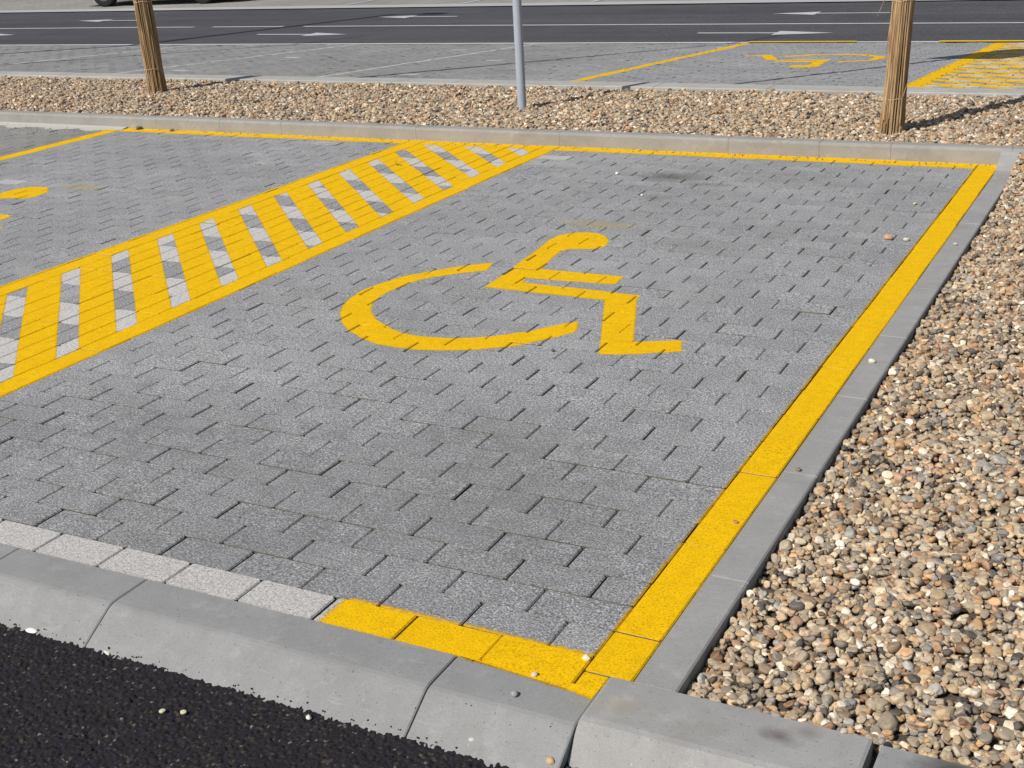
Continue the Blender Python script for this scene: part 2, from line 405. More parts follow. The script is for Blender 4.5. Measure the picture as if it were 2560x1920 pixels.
# kerb strip top as a drape surface too (overspray lands on it)
STRIP_Y = [.06, .60, 1.30, 1.98, 2.67, 3.35, 3.93, 4.56, 5.18, 5.78]
for a, b in zip(STRIP_Y, STRIP_Y[1:]): reg((.127, .235, a, b, .127, .235, a, b, .18, (a+b)/2, 0, 0, .0008), 'strip')
reg((-.5, .069, -.145, 0, -.5, .069, -.145, -.001, 0, -.07, 0, 0, .0022), 'kerb')
SYM = {'wo': [(-1.895, 3.1659), (-1.9688, 3.1132), (-2.0545, 3.0325), (-2.1419, 2.9249), (-2.2078, 2.8016), (-2.2488, 2.6884), (-2.2736, 2.5688), (-2.2602, 2.4376), (-2.2285, 2.33), (-2.1691, 2.2229), (-2.0942, 2.1257), (-2.0014, 2.0391), (-1.8978, 1.9718), (-1.7837, 1.9224), (-1.6721, 1.9108), (-1.5745, 1.9186), (-1.4798, 1.9423), (-1.3853, 1.9785), (-1.2988, 2.0286), (-1.2286, 2.0816), (-1.1662, 2.1513), (-1.1093, 2.2349), (-1.0573, 2.3245)], 'wi': [(-1.8638, 3.0386), (-1.9441, 2.9846), (-2.0334, 2.8986), (-2.091, 2.8084), (-2.1327, 2.7101), (-2.1437, 2.5955), (-2.1465, 2.5), (-2.127, 2.414), (-2.0875, 2.3368), (-2.0509, 2.2859), (-1.9919, 2.2192), (-1.9255, 2.169), (-1.8408, 2.1152), (-1.7598, 2.0781), (-1.6763, 2.0612), (-1.5851, 2.0695), (-1.5146, 2.0843), (-1.444, 2.1122), (-1.3766, 2.1457), (-1.3058, 2.2022), (-1.2394, 2.2686), (-1.1731, 2.3694), (-1.103, 2.4498)], 'person': [[(-1.6813, 3.8498), (-1.612, 3.8441), (-1.5469, 3.7919), (-1.4999, 3.719), (-1.4816, 3.6398), (-1.491, 3.5874), (-1.5226, 3.5553), (-1.5862, 3.5336)], [(-1.6813, 3.8498), (-1.7554, 3.822), (-1.6419, 3.5143), (-1.5862, 3.5336)], [(-1.7554, 3.822), (-1.8018, 3.7556), (-1.6665, 3.4777), (-1.6419, 3.5143)], [(-1.8018, 3.7556), (-1.8087, 3.6487), (-1.656, 3.3776), (-1.6665, 3.4777)], [(-1.8087, 3.6487), (-1.7869, 3.4857), (-1.6329, 3.2438), (-1.656, 3.3776)], [(-1.7869, 3.4857), (-1.7729, 3.3434), (-1.6193, 3.1419), (-1.6329, 3.2438)], [(-1.7729, 3.3434), (-1.7594, 3.2062), (-1.6181, 2.9873), (-1.6193, 3.1419)], [(-1.7594, 3.2062), (-1.7403, 2.9587), (-1.6, 2.9079), (-1.6181, 2.9873)], [(-1.7403, 2.9587), (-1.6, 2.9079), (-1.5697, 2.7801), (-1.7253, 2.7806)], [(-1.6193, 3.1419), (-1.1748, 3.131), (-1.1651, 3.0088), (-1.6181, 2.9873)], [(-1.6, 2.9079), (-1.1501, 2.8871), (-1.1101, 2.7752), (-1.5697, 2.7801)], [(-1.1501, 2.8871), (-0.9883, 2.8829), (-0.9811, 2.8161), (-1.1101, 2.7752)], [(-1.1101, 2.7752), (-0.9811, 2.8161), (-0.7804, 2.2808), (-0.8947, 2.2319)], [(-0.8947, 2.2319), (-0.6022, 2.3616), (-0.5597, 2.246), (-0.7073, 2.1557), (-0.8468, 2.1082)]]}
wheel = [[SYM['wo'][i], SYM['wo'][i+1], SYM['wi'][i+1], SYM['wi'][i]] for i in range(len(SYM['wo'])-1)]
symbol = wheel+SYM['person']
def xf(polys, fn): return [[fn(*p) for p in q] for q in polys]
paint('wheelchair_symbol', symbol, 'whole yellow wheelchair symbol painted in the middle of the near bay', 'road marking', wd=.022)
paint('wheelchair_symbol', xf(symbol, lambda x, y: (x-4.19, y+.13)), 'yellow wheelchair symbol cut off by the left edge, its head and arm tip showing', 'road marking', wd=.022)
paint('wheelchair_symbol', xf(symbol, lambda x, y: (-4.24-x, 15.21-y)), 'far upside-down yellow wheelchair symbol beyond the gravel island', 'road marking', wd=.015)
ex = Paint()
bay = [rect(.0, .1235, 0, 6.125)]
kp = [(-.30, -.0015), (.02, -.028), (.069, -.036), (.069, -.0005), (-.30, -.0005)]
cor = Paint(); 
for q in bay: cor.drape(q)
cor.drape(kp, None, .0007); cor.fringe(bay, .028); cor.fringe([kp], .022)
tag(cor.build('bay_line', M_YEL), 'wide yellow line along the right side of the near bay beside the flush kerb', 'road marking')
paint('bay_line', [rect(-.715, -.001, .003, .122)], 'short yellow line stub at the near kerb, painted over three light pavers', 'road marking', wd=.04)
paint('bay_line', [rect(-7.12, -.001, 5.925, 6.123)], 'long yellow line along the foot of the raised kerb', 'road marking')
paint('bay_line', [rect(-7.135, -7.0, -.1, 5.92)], 'thin yellow line dividing the left bay from brownish paving', 'road marking')
hl = [rect(-3.0, -2.868, 0, 5.924), rect(-4.14, -3.995, 0, 5.924)]
for k in range(-12, 13):
    ya, yb = 1.307+.3637*k+.145, 1.307+.3637*(k+1)
    q = [(-3.001, ya), (-3.001, yb), (-3.994, yb+1.015), (-3.994, ya+1.015)]
    q = clip(ccw(q), 0, 1, 5.923); q = clip(q, 0, -1, 0) if len(q) > 2 else []
    if len(q) > 2: hl.append(q)
paint('hatched_area', hl, 'yellow hatched walkway with diagonal bars between the two near bays', 'road marking', wd=.018)
paint('bay_line', [rect(-4.41, -4.29, 8.53, 15.18)], 'yellow line on the left side of the far bay beyond the island', 'road marking')
hf = [rect(-1.14, -.98, 8.53, 15.25)]
for k in range(-6, 24):
    y0 = 8.4+.33*k
    q = ccw([(-.979, y0), (-.979, y0+.17), (.8, y0+.17-1.8), (.8, y0-1.8)]); q = clip(q, 0, 1, 15.1); q = clip(q, 0, -1, -8.53) if len(q) > 2 else []
    if len(q) > 2: hf.append(q)
hf.append(rect(.801, .93, 8.53, 15.2))
paint('hatched_area', hf, 'far yellow hatched area right of the right-hand tree', 'road marking')
# thin white lines between far parking bays
for i, (x, lab) in enumerate(((-7.55, 'thin white bay line crossing behind the grey pole'), (-10.65, 'thin white bay line crossing behind the left tree'), (-13.75, 'faint white bay line left of the left tree'))):
    paint('bay_line', [rect(x, x+.07, 8.53, yN(x)-.15)], lab, 'road marking', mat=M_WHT, wd=.02)

# ------------------------------------------------------------------ near kerb, corner blocks, flush kerb strip
def kerb_run(name, segs, prof, mat, axis='x', round_=.006):
    """prof: list of (across, z); each stone is a swept profile with bevelled ends"""
    V, F = [], []
    for (a, b) in segs:
        g_ = .0008; st = [(a+g_, 1), (a+g_+round_*.6, 0), (b-g_-round_*.6, 0), (b-g_, 1)]
        n0 = len(V); k = len(prof); j = random.gauss(0, .0008)
        for (s_, drop) in st:
            for (q, z) in prof:
                zz = z-(.003*drop if z > -.2 else 0)+j
                V.append((s_, q, zz) if axis == 'x' else (q, s_, zz))
        for i in range(3):
            for m in range(k-1): F.append((n0+i*k+m, n0+(i+1)*k+m, n0+(i+1)*k+m+1, n0+i*k+m+1))
        F.append(tuple(n0+m for m in range(k))); F.append(tuple(n0+3*k+m for m in range(k-1, -1, -1)))
    me = bpy.data.meshes.new(name); me.from_pydata(V, [], F); bm = bmesh.new(); bm.from_mesh(me); bmesh.ops.recalc_face_normals(bm, faces=bm.faces[:]); bm.to_mesh(me); bm.free()
    me.materials.append(mat); o = bpy.data.objects.new(name, me); COL.objects.link(o)
    lo, hi = min(a for a, b in segs)+.004, max(b for a, b in segs)-.004; V, F = [], []
    for s_ in (lo, hi):
        for (q, z) in prof:
            cq = (prof[0][0]+prof[-1][0])/2; q2 = q+(cq-q)*.05; z2 = z-.007
            V.append((s_, q2, z2) if axis == 'x' else (q2, s_, z2))
    k = len(prof)
    for m_ in range(k-1): F.append((m_, k+m_, k+m_+1, m_+1))
    tag(mesh_obj('joint_mortar', V, F, M_MORT), kind='structure')
    return o
M_MORT = flat_mat('mortar', (.13, .12, .10), (.24, .225, .20), 50, .95, bs=.6)
arc = [(-.001, -.3), (-.001, -.003), (-.004, .0022), (-.115, .0022), (-.135, .0014), (-.146, -.0012), (-.156, -.0058), (-.168, -.0130), (-.210, -.0380), (-.275, -.077), (-.285, -.3)]
tag(kerb_run('near_kerb', [(-.31, .0712), (-1.305, -.312), (-1.80, -1.307), (-2.80, -1.802), (-3.8, -2.802), (-4.8, -3.8), (-5.8, -4.8)], arc, M_KERB), kind='structure')
arcb = [(.055, -.3), (.055, .004), (.050, .009), (-.112, .009), (-.128, .006), (-.140, -.002), (-.155, -.016), (-.215, -.085), (-.235, -.11), (-.235, -.3)]
tag(kerb_run('corner_kerb', [(.072, .682)], arcb, M_BLOCK, round_=.012), kind='structure')
arcc = [(.048, -.3), (.048, .003), (.043, .007), (-.112, .007), (-.128, .004), (-.142, -.005), (-.157, -.018), (-.215, -.085), (-.235, -.11), (-.235, -.3)]
tag(kerb_run('corner_kerb_extension', [(.70, 1.7), (1.7, 2.7), (2.7, 3.7)], arcc, M_KERB, round_=.012), kind='structure')
strip = [(.126, -.2), (.126, -.002), (.129, .0008), (.229, .0008), (.234, -.003), (.235, -.2)]
M_STRIP = concrete_mat('edging_concrete', (.30, .290, .278))
tag(kerb_run('flush_kerb', list(zip(STRIP_Y, STRIP_Y[1:])), strip, M_STRIP, axis='y', round_=.004), kind='structure')
# ramped last stone of the strip
V = []
for (y, z) in ((5.783, .0008), (5.86, .004), (6.03, .070), (6.055, .088)):
    V += [(.126, y, -.2), (.126, y, z), (.234, y, z), (.235, y, -.2)]
F = [(i*4+m, i*4+m+1, (i+1)*4+m+1, (i+1)*4+m) for i in range(3) for m in range(3)]+[(0, 1, 2, 3), (12, 13, 14, 15)]
tag(mesh_obj('flush_kerb_ramp', V, F, M_STRIP), kind='structure')
js = [-13.0, -12.0, -11.0, -10.0, -9.05, -8.07, -6.68, -5.99, -5.36, -4.09, -2.88, -1.62, -1.0, -.54, .19, 1.2, 2.2, 3.2]
fk = [(6.062, -.2), (6.062, .082), (6.066, .094), (6.078, .1), (6.165, .1), (6.172, .095), (6.172, -.2)]
tag(kerb_run('raised_kerb', list(zip(js, js[1:])), fk, M_KERBW, round_=.014), kind='structure')
js2 = [-20+i*1.0 for i in range(24)]
fk2 = [(8.22, -.3), (8.22, .092), (8.226, .098), (8.47, .098), (8.48, .09), (8.50, -.3)]
tag(kerb_run('island_back_kerb', list(zip(js2, js2[1:])), fk2, M_LIGHTBAND, round_=.006), kind='structure')

# yellow line left over sand at the kerb foot: narrow strip of pale sand left of the bay
n_ = 260; V = []; F = []
for i in range(n_+1):
    x = -13+6.0*i/n_; d = .05+.05*random.random()+.04*math.sin(i*.31)
    V += [(x, 6.061, .012), (x, 6.03, .010), (x, 6.00-d*.4, .003), (x, 5.98-d, .0006)]
for i in range(n_):
    for m in range(3): F.append((i*4+m, (i+1)*4+m, (i+1)*4+m+1, i*4+m+1))
M_PALE = flat_mat('pale_sand', (.40, .38, .34), (.52, .50, .46), 60, .95, bs=.6)
tag(mesh_obj('sand_drift', V, F, M_PALE, smooth=True), kind='structure')

# ------------------------------------------------------------------ near asphalt with real grain
def smooth_noise(nx, ny, cell, seed):
    g = np.random.default_rng(seed).standard_normal((nx, ny)); fx = np.fft.fftfreq(nx)[:, None]; fy = np.fft.fftfreq(ny)[None, :]
    g = np.fft.ifft2(np.fft.fft2(g)*np.exp(-2*(np.pi*cell)**2*(fx**2+fy**2))).real; return g/g.std()
nx, ny, st = 960, 380, .0031
xs = -2.5+st*np.arange(nx); ys = -.19-st*np.arange(ny)
H = smooth_noise(nx, ny, .85, 1); H = np.where(H > 0, H*.8, H*1.5)*.0014+smooth_noise(nx, ny, 9, 2)*.0009
X, Y = np.meshgrid(xs, ys, indexing='ij'); Zg = -.066+H
V = np.stack([X, Y, Zg], -1).reshape(-1, 3)
I = (np.arange(nx-1)[:, None]*ny+np.arange(ny-1)[None, :]).ravel()
Fq = np.stack([I, I+1, I+ny+1, I+ny], 1)
def np_mesh(name, V, Fq, mat, smooth=False):
    me = bpy.data.meshes.new(name); me.vertices.add(len(V)); me.vertices.foreach_set('co', V.astype(np.float32).ravel())
    k = Fq.shape[1]; me.loops.add(len(Fq)*k); me.loops.foreach_set('vertex_index', Fq.astype(np.int32).ravel()); me.polygons.add(len(Fq))
    me.polygons.foreach_set('loop_start', np.arange(0, len(Fq)*k, k, dtype=np.int32)); me.polygons.foreach_set('loop_total', np.full(len(Fq), k, dtype=np.int32))
    if smooth: me.polygons.foreach_set('use_smooth', np.ones(len(Fq), dtype=bool))
    me.update(calc_edges=True); me.validate(); me.materials.append(mat)
    o = bpy.data.objects.new(name, me); COL.objects.link(o); return o
tag(np_mesh('near_asphalt', V, Fq, M_ASPH, False), kind='structure')
m = MB(); m.add([(-40, -40, -.076), (40, -40, -.076), (40, -.19, -.076), (-40, -.19, -.076)], [(0, 1, 2, 3)])
tag(m.build('asphalt_road', M_ASPH), kind='structure')

# ------------------------------------------------------------------ far road, paving beyond, ground
def strip_mesh(name, xs, fa, fb, mat, dz=0, fz=None):
    fz = fz or zf; V, F = [], []
    for x in xs: V += [(x, fa(x), fz(x, fa(x))+dz), (x, fb(x), fz(x, fb(x))+dz)]
    for i in range(len(xs)-1): F.append((2*i, 2*i+2, 2*i+3, 2*i+1))
    return mesh_obj(name, V, F, mat)
XS = [-90+2*i for i in range(66)]
tag(strip_mesh('far_road', XS, lambda x: yN(x)-.02, lambda x: yF(x)+.02, M_ROAD), kind='structure')
M_BAND = flat_mat('pale_gutter_band', (.36, .355, .35), (.43, .425, .42), 30, .9)
tag(strip_mesh('road_edge_band', XS, lambda x: yN(x)-.12, lambda x: yN(x)-.02, flat_mat('white_edge', (.50, .50, .50), (.62, .62, .61), 20, .8), .006), kind='structure')
tag(strip_mesh('far_gutter_band', XS, lambda x: yF(x)+.0, lambda x: yF(x)+.58, M_BAND, .02), kind='structure')
s = NT('far_paving_blocks')
br = s.n('ShaderNodeTexBrick'); br.inputs['Scale'].default_value = 1; br.inputs['Brick Width'].default_value = .25; br.inputs['Row Height'].default_value = .125; br.inputs['Mortar Size'].default_value = .004
for k_, c_ in (('Color1', (.26, .245, .22)), ('Color2', (.31, .29, .26)), ('Mortar', (.12, .11, .1))): br.inputs[k_].default_value = (*c_, 1)
s.L(s.co, br.inputs['Vector']); cc = s.mix(1, br.outputs[0], s.ramp(s.noise(.5, 3), [(.3, .9), (.7, 1.1)]), 'MULTIPLY'); M_FARP = s.done(cc, .9, s.noise(40, 2), .3)
tag(strip_mesh('far_pavement', XS, lambda x: yF(x)+.58, lambda x: 60, M_FARP, .004), kind='structure')
tag(strip_mesh('side_paving', [-90, -60, -40, -20.01], lambda x: 8.5, lambda x: yN(x)-.12, M_FARP, 0), kind='structure')
m = MB(); m.add([(-900, -900, -.75), (900, -900, -.75), (900, 900, -.75), (-900, 900, -.75)], [(0, 1, 2, 3)])
tag(m.build('ground', flat_mat('dry_ground', (.20, .18, .13), (.26, .23, .17), 3, .95)), kind='structure')
# road markings
def slab(name, polys, label, cat, mat=M_WHT, group=None, dz=.006):
    V, F = [], []
    for q in polys:
        q = ccw(q); n = len(V); V += [(x, y, zf(x, y)+dz) for x, y in q]; F.append(tuple(range(n, n+len(q))))
    o = mesh_obj(name, V, F, mat, attrs={'fade': ('POINT', [1.0]*len(V))}); return tag(o, label, cat, group)
def yC(x): return 17.56+.0008*x-.0007*(min(x+6, 0))**2
def strip_q(x0, x1, c, wdt, n=6):
    out = []
    for i in range(n):
        a, b = x0+(x1-x0)*i/n, x0+(x1-x0)*(i+1)/n
        out.append([(a, c(a)-wdt/2), (b, c(b)-wdt/2), (b, c(b)+wdt/2), (a, c(a)+wdt/2)])
    return out
slab('centre_line', strip_q(-13.45, 8, yC, .11, 20), 'long unbroken white centre line on the far road', 'road marking')
slab('centre_line', strip_q(-15.55, -13.9, yC, .11, 3), 'short white centre line dash right of the left tree', 'road marking')
slab('centre_line', strip_q(-30, -16.0, yC, .11, 12), 'white centre line running off to the left behind the left tree', 'road marking')
def arrow(x0, x1, c, head, label):
    """x0 tail, x1 tip"""
    sgn = 1 if x1 > x0 else -1; hb = x1-sgn*head
    slab('lane_arrow', [[(x0, c-.05), (hb, c-.05), (hb, c+.05), (x0, c+.05)], [(hb-sgn*.10, c-.24), (x1, c), (hb-sgn*.10, c+.24)]][:1] + [[(hb+sgn*.002, c-.24), (x1, c), (hb+sgn*.002, c+.24)]], label, 'road marking')
arrow(-3.25, -5.15, 19.1, .75, 'white lane arrow pointing left, just left of the right tree')
arrow(-5.48, -3.45, 16.37, .85, 'white lane arrow pointing right, just left of the right tree')
arrow(-11.1, -12.85, 19.08, .75, 'white lane arrow pointing left, left of the grey pole')
arrow(-13.55, -11.65, 16.26, .8, 'white lane arrow pointing right, between left tree and grey pole')
arrow(-18.6, -20.35, 18.83, .8, 'white lane arrow pointing left, behind the left tree')
arrow(-21.3, -19.45, 16.25, .8, 'white lane arrow whose right-pointing tip shows at the left edge')
slab('edge_marking', [[(-4.35, yN(-4.35)-.125), (-2.9, yN(-2.9)-.125), (-2.9, yN(-2.9)-.02), (-4.35, yN(-4.35)-.02)]], 'yellow edge strip at the far end of the left far bay line', 'road marking', M_YFLAT, dz=.014)
slab('edge_marking', [[(-1.85, yN(-1.85)-.16), (3, yN(3)-.16), (3, yN(3)-.02), (-1.85, yN(-1.85)-.02)]], 'yellow edge strip along the road at the right edge', 'road marking', M_YFLAT, dz=.014)
for (xx, lab) in ((-12.4, 'white bay line beyond the road at top centre-left'), (-15.3, 'white bay line beyond the road right of the parked car'), (-9.5, 'white bay line beyond the road near the pole')):
    slab('bay_line', [rect(xx-.05, xx+.05, 21.6, 26)], lab, 'road marking', dz=.012)

# ------------------------------------------------------------------ gravel
def bed_right(x, y):                       # top-of-soil height on the right bed
    t = min(1, max(0, (y-4.9)/1.2)); t = t*t*(3-2*t)
    return -.046+.106*t
def bed_island(x, y): return .055+.012*math.sin(x*1.3+.5)*math.cos(y*2.1)
def drop(regions, size, dens, seed, cell=.005):
    """let stones fall one after the other onto a height field"""
    (x0, x1, y0, y1), base = regions; g = np.random.default_rng(seed)
    nx, ny = int((x1-x0)/cell)+1, int((y1-y0)/cell)+1
    gx = x0+cell*np.arange(nx); gy = y0+cell*np.arange(ny)
    Hh = np.array([[base(a, b) for b in gy[::8]] for a in gx[::8]]); Hh = np.repeat(np.repeat(Hh, 8, 0), 8, 1)[:nx, :ny].copy()
    N = int((x1-x0)*(y1-y0)*dens)
    R = np.clip(size*np.exp(g.normal(0, .26, N)), size*.55, size*2.0); big = g.random(N) < .010; R[big] *= 1.4
    px = g.uniform(x0, x1, N); py = g.uniform(y0, y1, N); out = np.zeros((N, 3))
    px = np.clip(px, x0+R*.85, x1-R*.85); py = np.clip(py, y0+R*.85, y1-R*.85)
    for i in range(N):
        rr = R[i]*.82; a = max(0, int((px[i]-rr-x0)/cell)); b = min(nx, int((px[i]+rr-x0)/cell)+2); c = max(0, int((py[i]-rr-y0)/cell)); d = min(ny, int((py[i]+rr-y0)/cell)+2)
        W = Hh[a:b, c:d]; z = W.mean()*.75+W.max()*.25+R[i]*.30
        out[i] = (px[i], py[i], z)
        dd = ((gx[a:b, None]-px[i])**2+(gy[None, c:d]-py[i])**2)/(rr*rr)
        np.maximum(W, np.where(dd < 1, z+R[i]*.52*np.sqrt(np.clip(1-dd, 0, 1)), -9), out=W)
    return out, R
def gravel(name, pts, R, seed):
    g = np.random.default_rng(seed); n = len(pts)
    me = bpy.data.meshes.new(name); me.vertices.add(n); me.vertices.foreach_set('co', pts.astype(np.float32).ravel())
    rot = np.stack([g.normal(0, .35, n), g.normal(0, .35, n), g.uniform(0, 6.283, n)], 1); sc_ = np.stack([R*g.uniform(.95, 1.2, n), R*g.uniform(.68, 1., n), R*g.uniform(.5, .78, n)], 1)
    for an, ar in (('rot', rot), ('scl', sc_)):
        a = me.attributes.new(an, 'FLOAT_VECTOR', 'POINT'); a.data.foreach_set('vector', ar.astype(np.float32).ravel())
    for an in ('rnd', 'rnd2'):
        a = me.attributes.new(an, 'FLOAT', 'POINT'); a.data.foreach_set('value', g.random(n).astype(np.float32))
    a = me.attributes.new('pick', 'INT', 'POINT'); a.data.foreach_set('value', g.integers(0, 8, n).astype(np.int32))
    o = bpy.data.objects.new(name, me); COL.objects.link(o)
    ng = bpy.data.node_groups.new(name+'_scatter', 'GeometryNodeTree')
    ng.interface.new_socket('Geometry', in_out='INPUT', socket_type='NodeSocketGeometry'); ng.interface.new_socket('Geometry', in_out='OUTPUT', socket_type='NodeSocketGeometry')
    N = ng.nodes.new; L = ng.links.new
    gi, go = N('NodeGroupInput'), N('NodeGroupOutput')
    geo = N('GeometryNodeGeometryToInstance')
    for i in range(8):
        ic = N('GeometryNodeMeshIcoSphere'); ic.inputs['Radius'].default_value = 1; ic.inputs['Subdivisions'].default_value = 3
        sp = N('GeometryNodeSetPosition'); po = N('GeometryNodeInputPosition')
        ad = N('ShaderNodeVectorMath'); ad.operation = 'ADD'; ad.inputs[1].default_value = (7.3*i+1, 3.1*i, 5.7*i)
        nz = N('ShaderNodeTexNoise'); nz.inputs['Scale'].default_value = .62; nz.inputs['Detail'].default_value = 1.2
        sb_ = N('ShaderNodeVectorMath'); sb_.operation = 'SUBTRACT'; sb_.inputs[1].default_value = (.5, .5, .5)
        sc2 = N('ShaderNodeVectorMath'); sc2.operation = 'SCALE'; sc2.inputs['Scale'].default_value = 1.25
        # squash one side: facetted, slightly angular stones
        L(po.outputs[0], ad.inputs[0]); L(ad.outputs[0], nz.inputs['Vector']); L(nz.outputs['Color'], sb_.inputs[0]); L(sb_.outputs[0], sc2.inputs[0])
        a2 = N('ShaderNodeVectorMath'); a2.operation = 'ADD'; L(po.outputs[0], a2.inputs[0]); L(sc2.outputs[0], a2.inputs[1])
        q = random.Random(i); mn = N('ShaderNodeVectorMath'); mn.operation = 'MINIMUM'; mn.inputs[1].default_value = (q.uniform(.7, 1.1), q.uniform(.7, 1.1), q.uniform(.6, 1.))
        mx = N('ShaderNodeVectorMath'); mx.operation = 'MAXIMUM'; mx.inputs[1].default_value = (-q.uniform(.75, 1.1), -q.uniform(.75, 1.1), -q.uniform(.8, 1.1))
        L(a2.outputs[0], mn.inputs[0]); L(mn.outputs[0], mx.inputs[0]); L(ic.outputs[0], sp.inputs['Geometry']); L(mx.outputs[0], sp.inputs['Position'])
        sm = N('GeometryNodeSetShadeSmooth'); L(sp.outputs[0], sm.inputs[0])
        mt = N('GeometryNodeSetMaterial'); mt.inputs['Material'].default_value = M_PEB; L(sm.outputs[0], mt.inputs[0]); L(mt.outputs[0], geo.inputs[0])
    ip = N('GeometryNodeInstanceOnPoints'); ip.inputs['Pick Instance'].default_value = True
    def na(nm, dt): x = N('GeometryNodeInputNamedAttribute'); x.data_type = dt; x.inputs[0].default_value = nm; return x.outputs[0]
    er = N('FunctionNodeEulerToRotation'); L(na('rot', 'FLOAT_VECTOR'), er.inputs[0])
    L(gi.outputs[0], ip.inputs['Points']); L(geo.outputs[0], ip.inputs['Instance']); L(na('pick', 'INT'), ip.inputs['Instance Index']); L(er.outputs[0], ip.inputs['Rotation']); L(na('scl', 'FLOAT_VECTOR'), ip.inputs['Scale'])
    L(ip.outputs[0], go.inputs[0])
    md = o.modifiers.new('scatter', 'NODES'); md.node_group = ng; me.materials.append(M_PEB)
    return tag(o, kind='stuff')
def bed_mesh(name, x0, x1, y0, y1, base, n=24):
    V, F = [], []
    for i in range(n+1):
        for j in range(n+1): a, b = x0+(x1-x0)*i/n, y0+(y1-y0)*j/n; V.append((a, b, base(a, b)))
    for i in range(n):
        for j in range(n): F.append((i*(n+1)+j, (i+1)*(n+1)+j, (i+1)*(n+1)+j+1, i*(n+1)+j+1))
    return tag(mesh_obj(name, V, F, M_SOIL), kind='structure')
bed_mesh('gravel_bed_soil', .2355, 4, .0, 6.06, bed_right, 40); bed_mesh('island_soil', -20, 3, 6.17, 8.24, bed_island)
pr, Rr = drop(((.236, 2.7, .06, 6.06), bed_right), .0112, 5000, 3); gravel('gravel', pr, Rr, 5)
tag(bpy.data.objects['gravel'], 'mixed tan and grey gravel in the bed right of the flush kerb', 'gravel')
pi_, Ri = drop(((-13.2, 1.6, 6.18, 8.215), bed_island), .0125, 3400, 4, .006); g2o = gravel('island_gravel', pi_, Ri, 6)
tag(g2o, 'tan gravel filling the long island around the trees and pole', 'gravel')

# ------------------------------------------------------------------ loose stones
def stone(loc, size, col, label, name='pebble', cat='pebble', sq=(1, .8, .62), group=None, seed=0, mat=None):
    bm = bmesh.new(); bmesh.ops.create_icosphere(bm, subdivisions=3, radius=1); g = random.Random(seed+int(abs(loc[0]*977)+abs(loc[1]*331)))
    dirs = [Vector((g.gauss(0, 1), g.gauss(0, 1), g.gauss(0, 1))).normalized() for _ in range(9)]; cuts = [g.uniform(.62, .95) for _ in dirs]
    for v in bm.verts:
        for d_, c_ in zip(dirs, cuts):
            k_ = v.co.dot(d_)
            if k_ > c_: v.co -= d_*(k_-c_)*.8
        v.co = Vector((v.co.x*sq[0], v.co.y*sq[1], v.co.z*sq[2]))*size
    me = bpy.data.meshes.new(name); bm.to_mesh(me); bm.free(); me.polygons.foreach_set('use_smooth', [True]*len(me.polygons))
    me.materials.append(mat or flat_mat('stone_'+name, scl(col, .8), scl(col, 1.15), 120, .6, bs=.3))
    o = bpy.data.objects.new(name, me); COL.objects.link(o); o.location = (loc[0], loc[1], loc[2]+size*sq[2]*.62); o.rotation_euler = (0, 0, g.uniform(0, 6.28))
    return tag(o, label, cat, group)
A_ = -.064
for lc, sz, c_, lab in (
    ((-.105, -.096, .003), .011, (.30, .31, .31), 'grey pebble on the near kerb right of its joint'),
    ((-.152, -.222, -.052), .0085, (.55, .53, .48), 'small white pebble low on the near kerb slope'),
    ((-.115, -.222, -.052), .006, (.33, .33, .33), 'tiny grey pebble beside the white one on the kerb slope'),
    ((-.014, .107, .000), .0125, (.80, .70, .52), 'round cream pebble on the yellow paint at the bay corner'),
    ((.045, -.222, -.052), .013, (.52, .36, .20), 'tan pebble against the left end of the corner block'),
    ((-.098, -.006, .001), .010, (.62, .46, .38), 'pinkish pebble lodged below the yellow stub line'),
    ((-.150, 4.145, .001), .024, (.58, .33, .16), 'orange pebble near the yellow right line'),
    ((-.058, 4.135, .001), .016, (.62, .56, .42), 'cream pebble beside the orange one near the right line'),
    ((-.164, 4.904, .001), .014, (.50, .48, .30), 'yellowish pebble in the far right of the bay'),
    ((.180, 4.117, .001), .013, (.45, .43, .36), 'greenish pebble on the flush kerb far along'),
    ((.168, 2.352, .001), .015, (.66, .62, .48), 'pale oval pebble on the flush kerb'),
    ((.170, 1.321, .001), .011, (.26, .18, .11), 'dark brown pebble on the flush kerb'),
    ((.098, .913, .001), .009, (.36, .20, .09), 'rusty pebble on the edge of the right yellow line'),
    ((-1.04, 2.075, .001), .010, (.16, .12, .11), 'dark pebble below the wheelchair wheel'),
    ((-2.10, 5.27, .001), .016, (.72, .70, .66), 'white pebble at the back of the bay, left of the dark stain'),
    ((-1.72, 4.745, .001), .010, (.8, .8, .78), 'tiny white chip below the dark stain'),
    ((-6.85, 6.03, .001), .030, (.16, .14, .13), 'dark clod at the start of the kerb-foot yellow line'),
    ((-6.47, 6.02, .001), .020, (.17, .13, .10), 'brown clod on the yellow line left of the tree foot'),
    ((-.905, -.405, A_), .009, (.55, .52, .36), 'left of two yellowish chips on the black asphalt'),
    ((-.855, -.388, A_), .009, (.58, .54, .38), 'right of two yellowish chips on the black asphalt'),
    ((-.56, -.285, A_), .009, (.66, .62, .56), 'white chip on the asphalt edge below the kerb joint'),
    ((.70, .047, .007), .012, (.30, .27, .24), 'grey-brown pebble in the gap between the corner blocks'),
    ((.62, .05, .009), .010, (.5, .42, .33), 'small buff pebble on the back edge of the corner block')):
    stone(lc, sz, c_, lab)
o = stone((-1.50, -.255, -.066), .016, (.82, .80, .76), 'white paper scrap at the asphalt edge on the left', 'litter', 'litter', (1.3, .7, .25))
o = stone((-1.23, -.255, -.066), .012, (.72, .66, .55), 'thin pale scrap at the asphalt edge right of the kerb joint', 'litter', 'litter', (1.6, .5, .2))
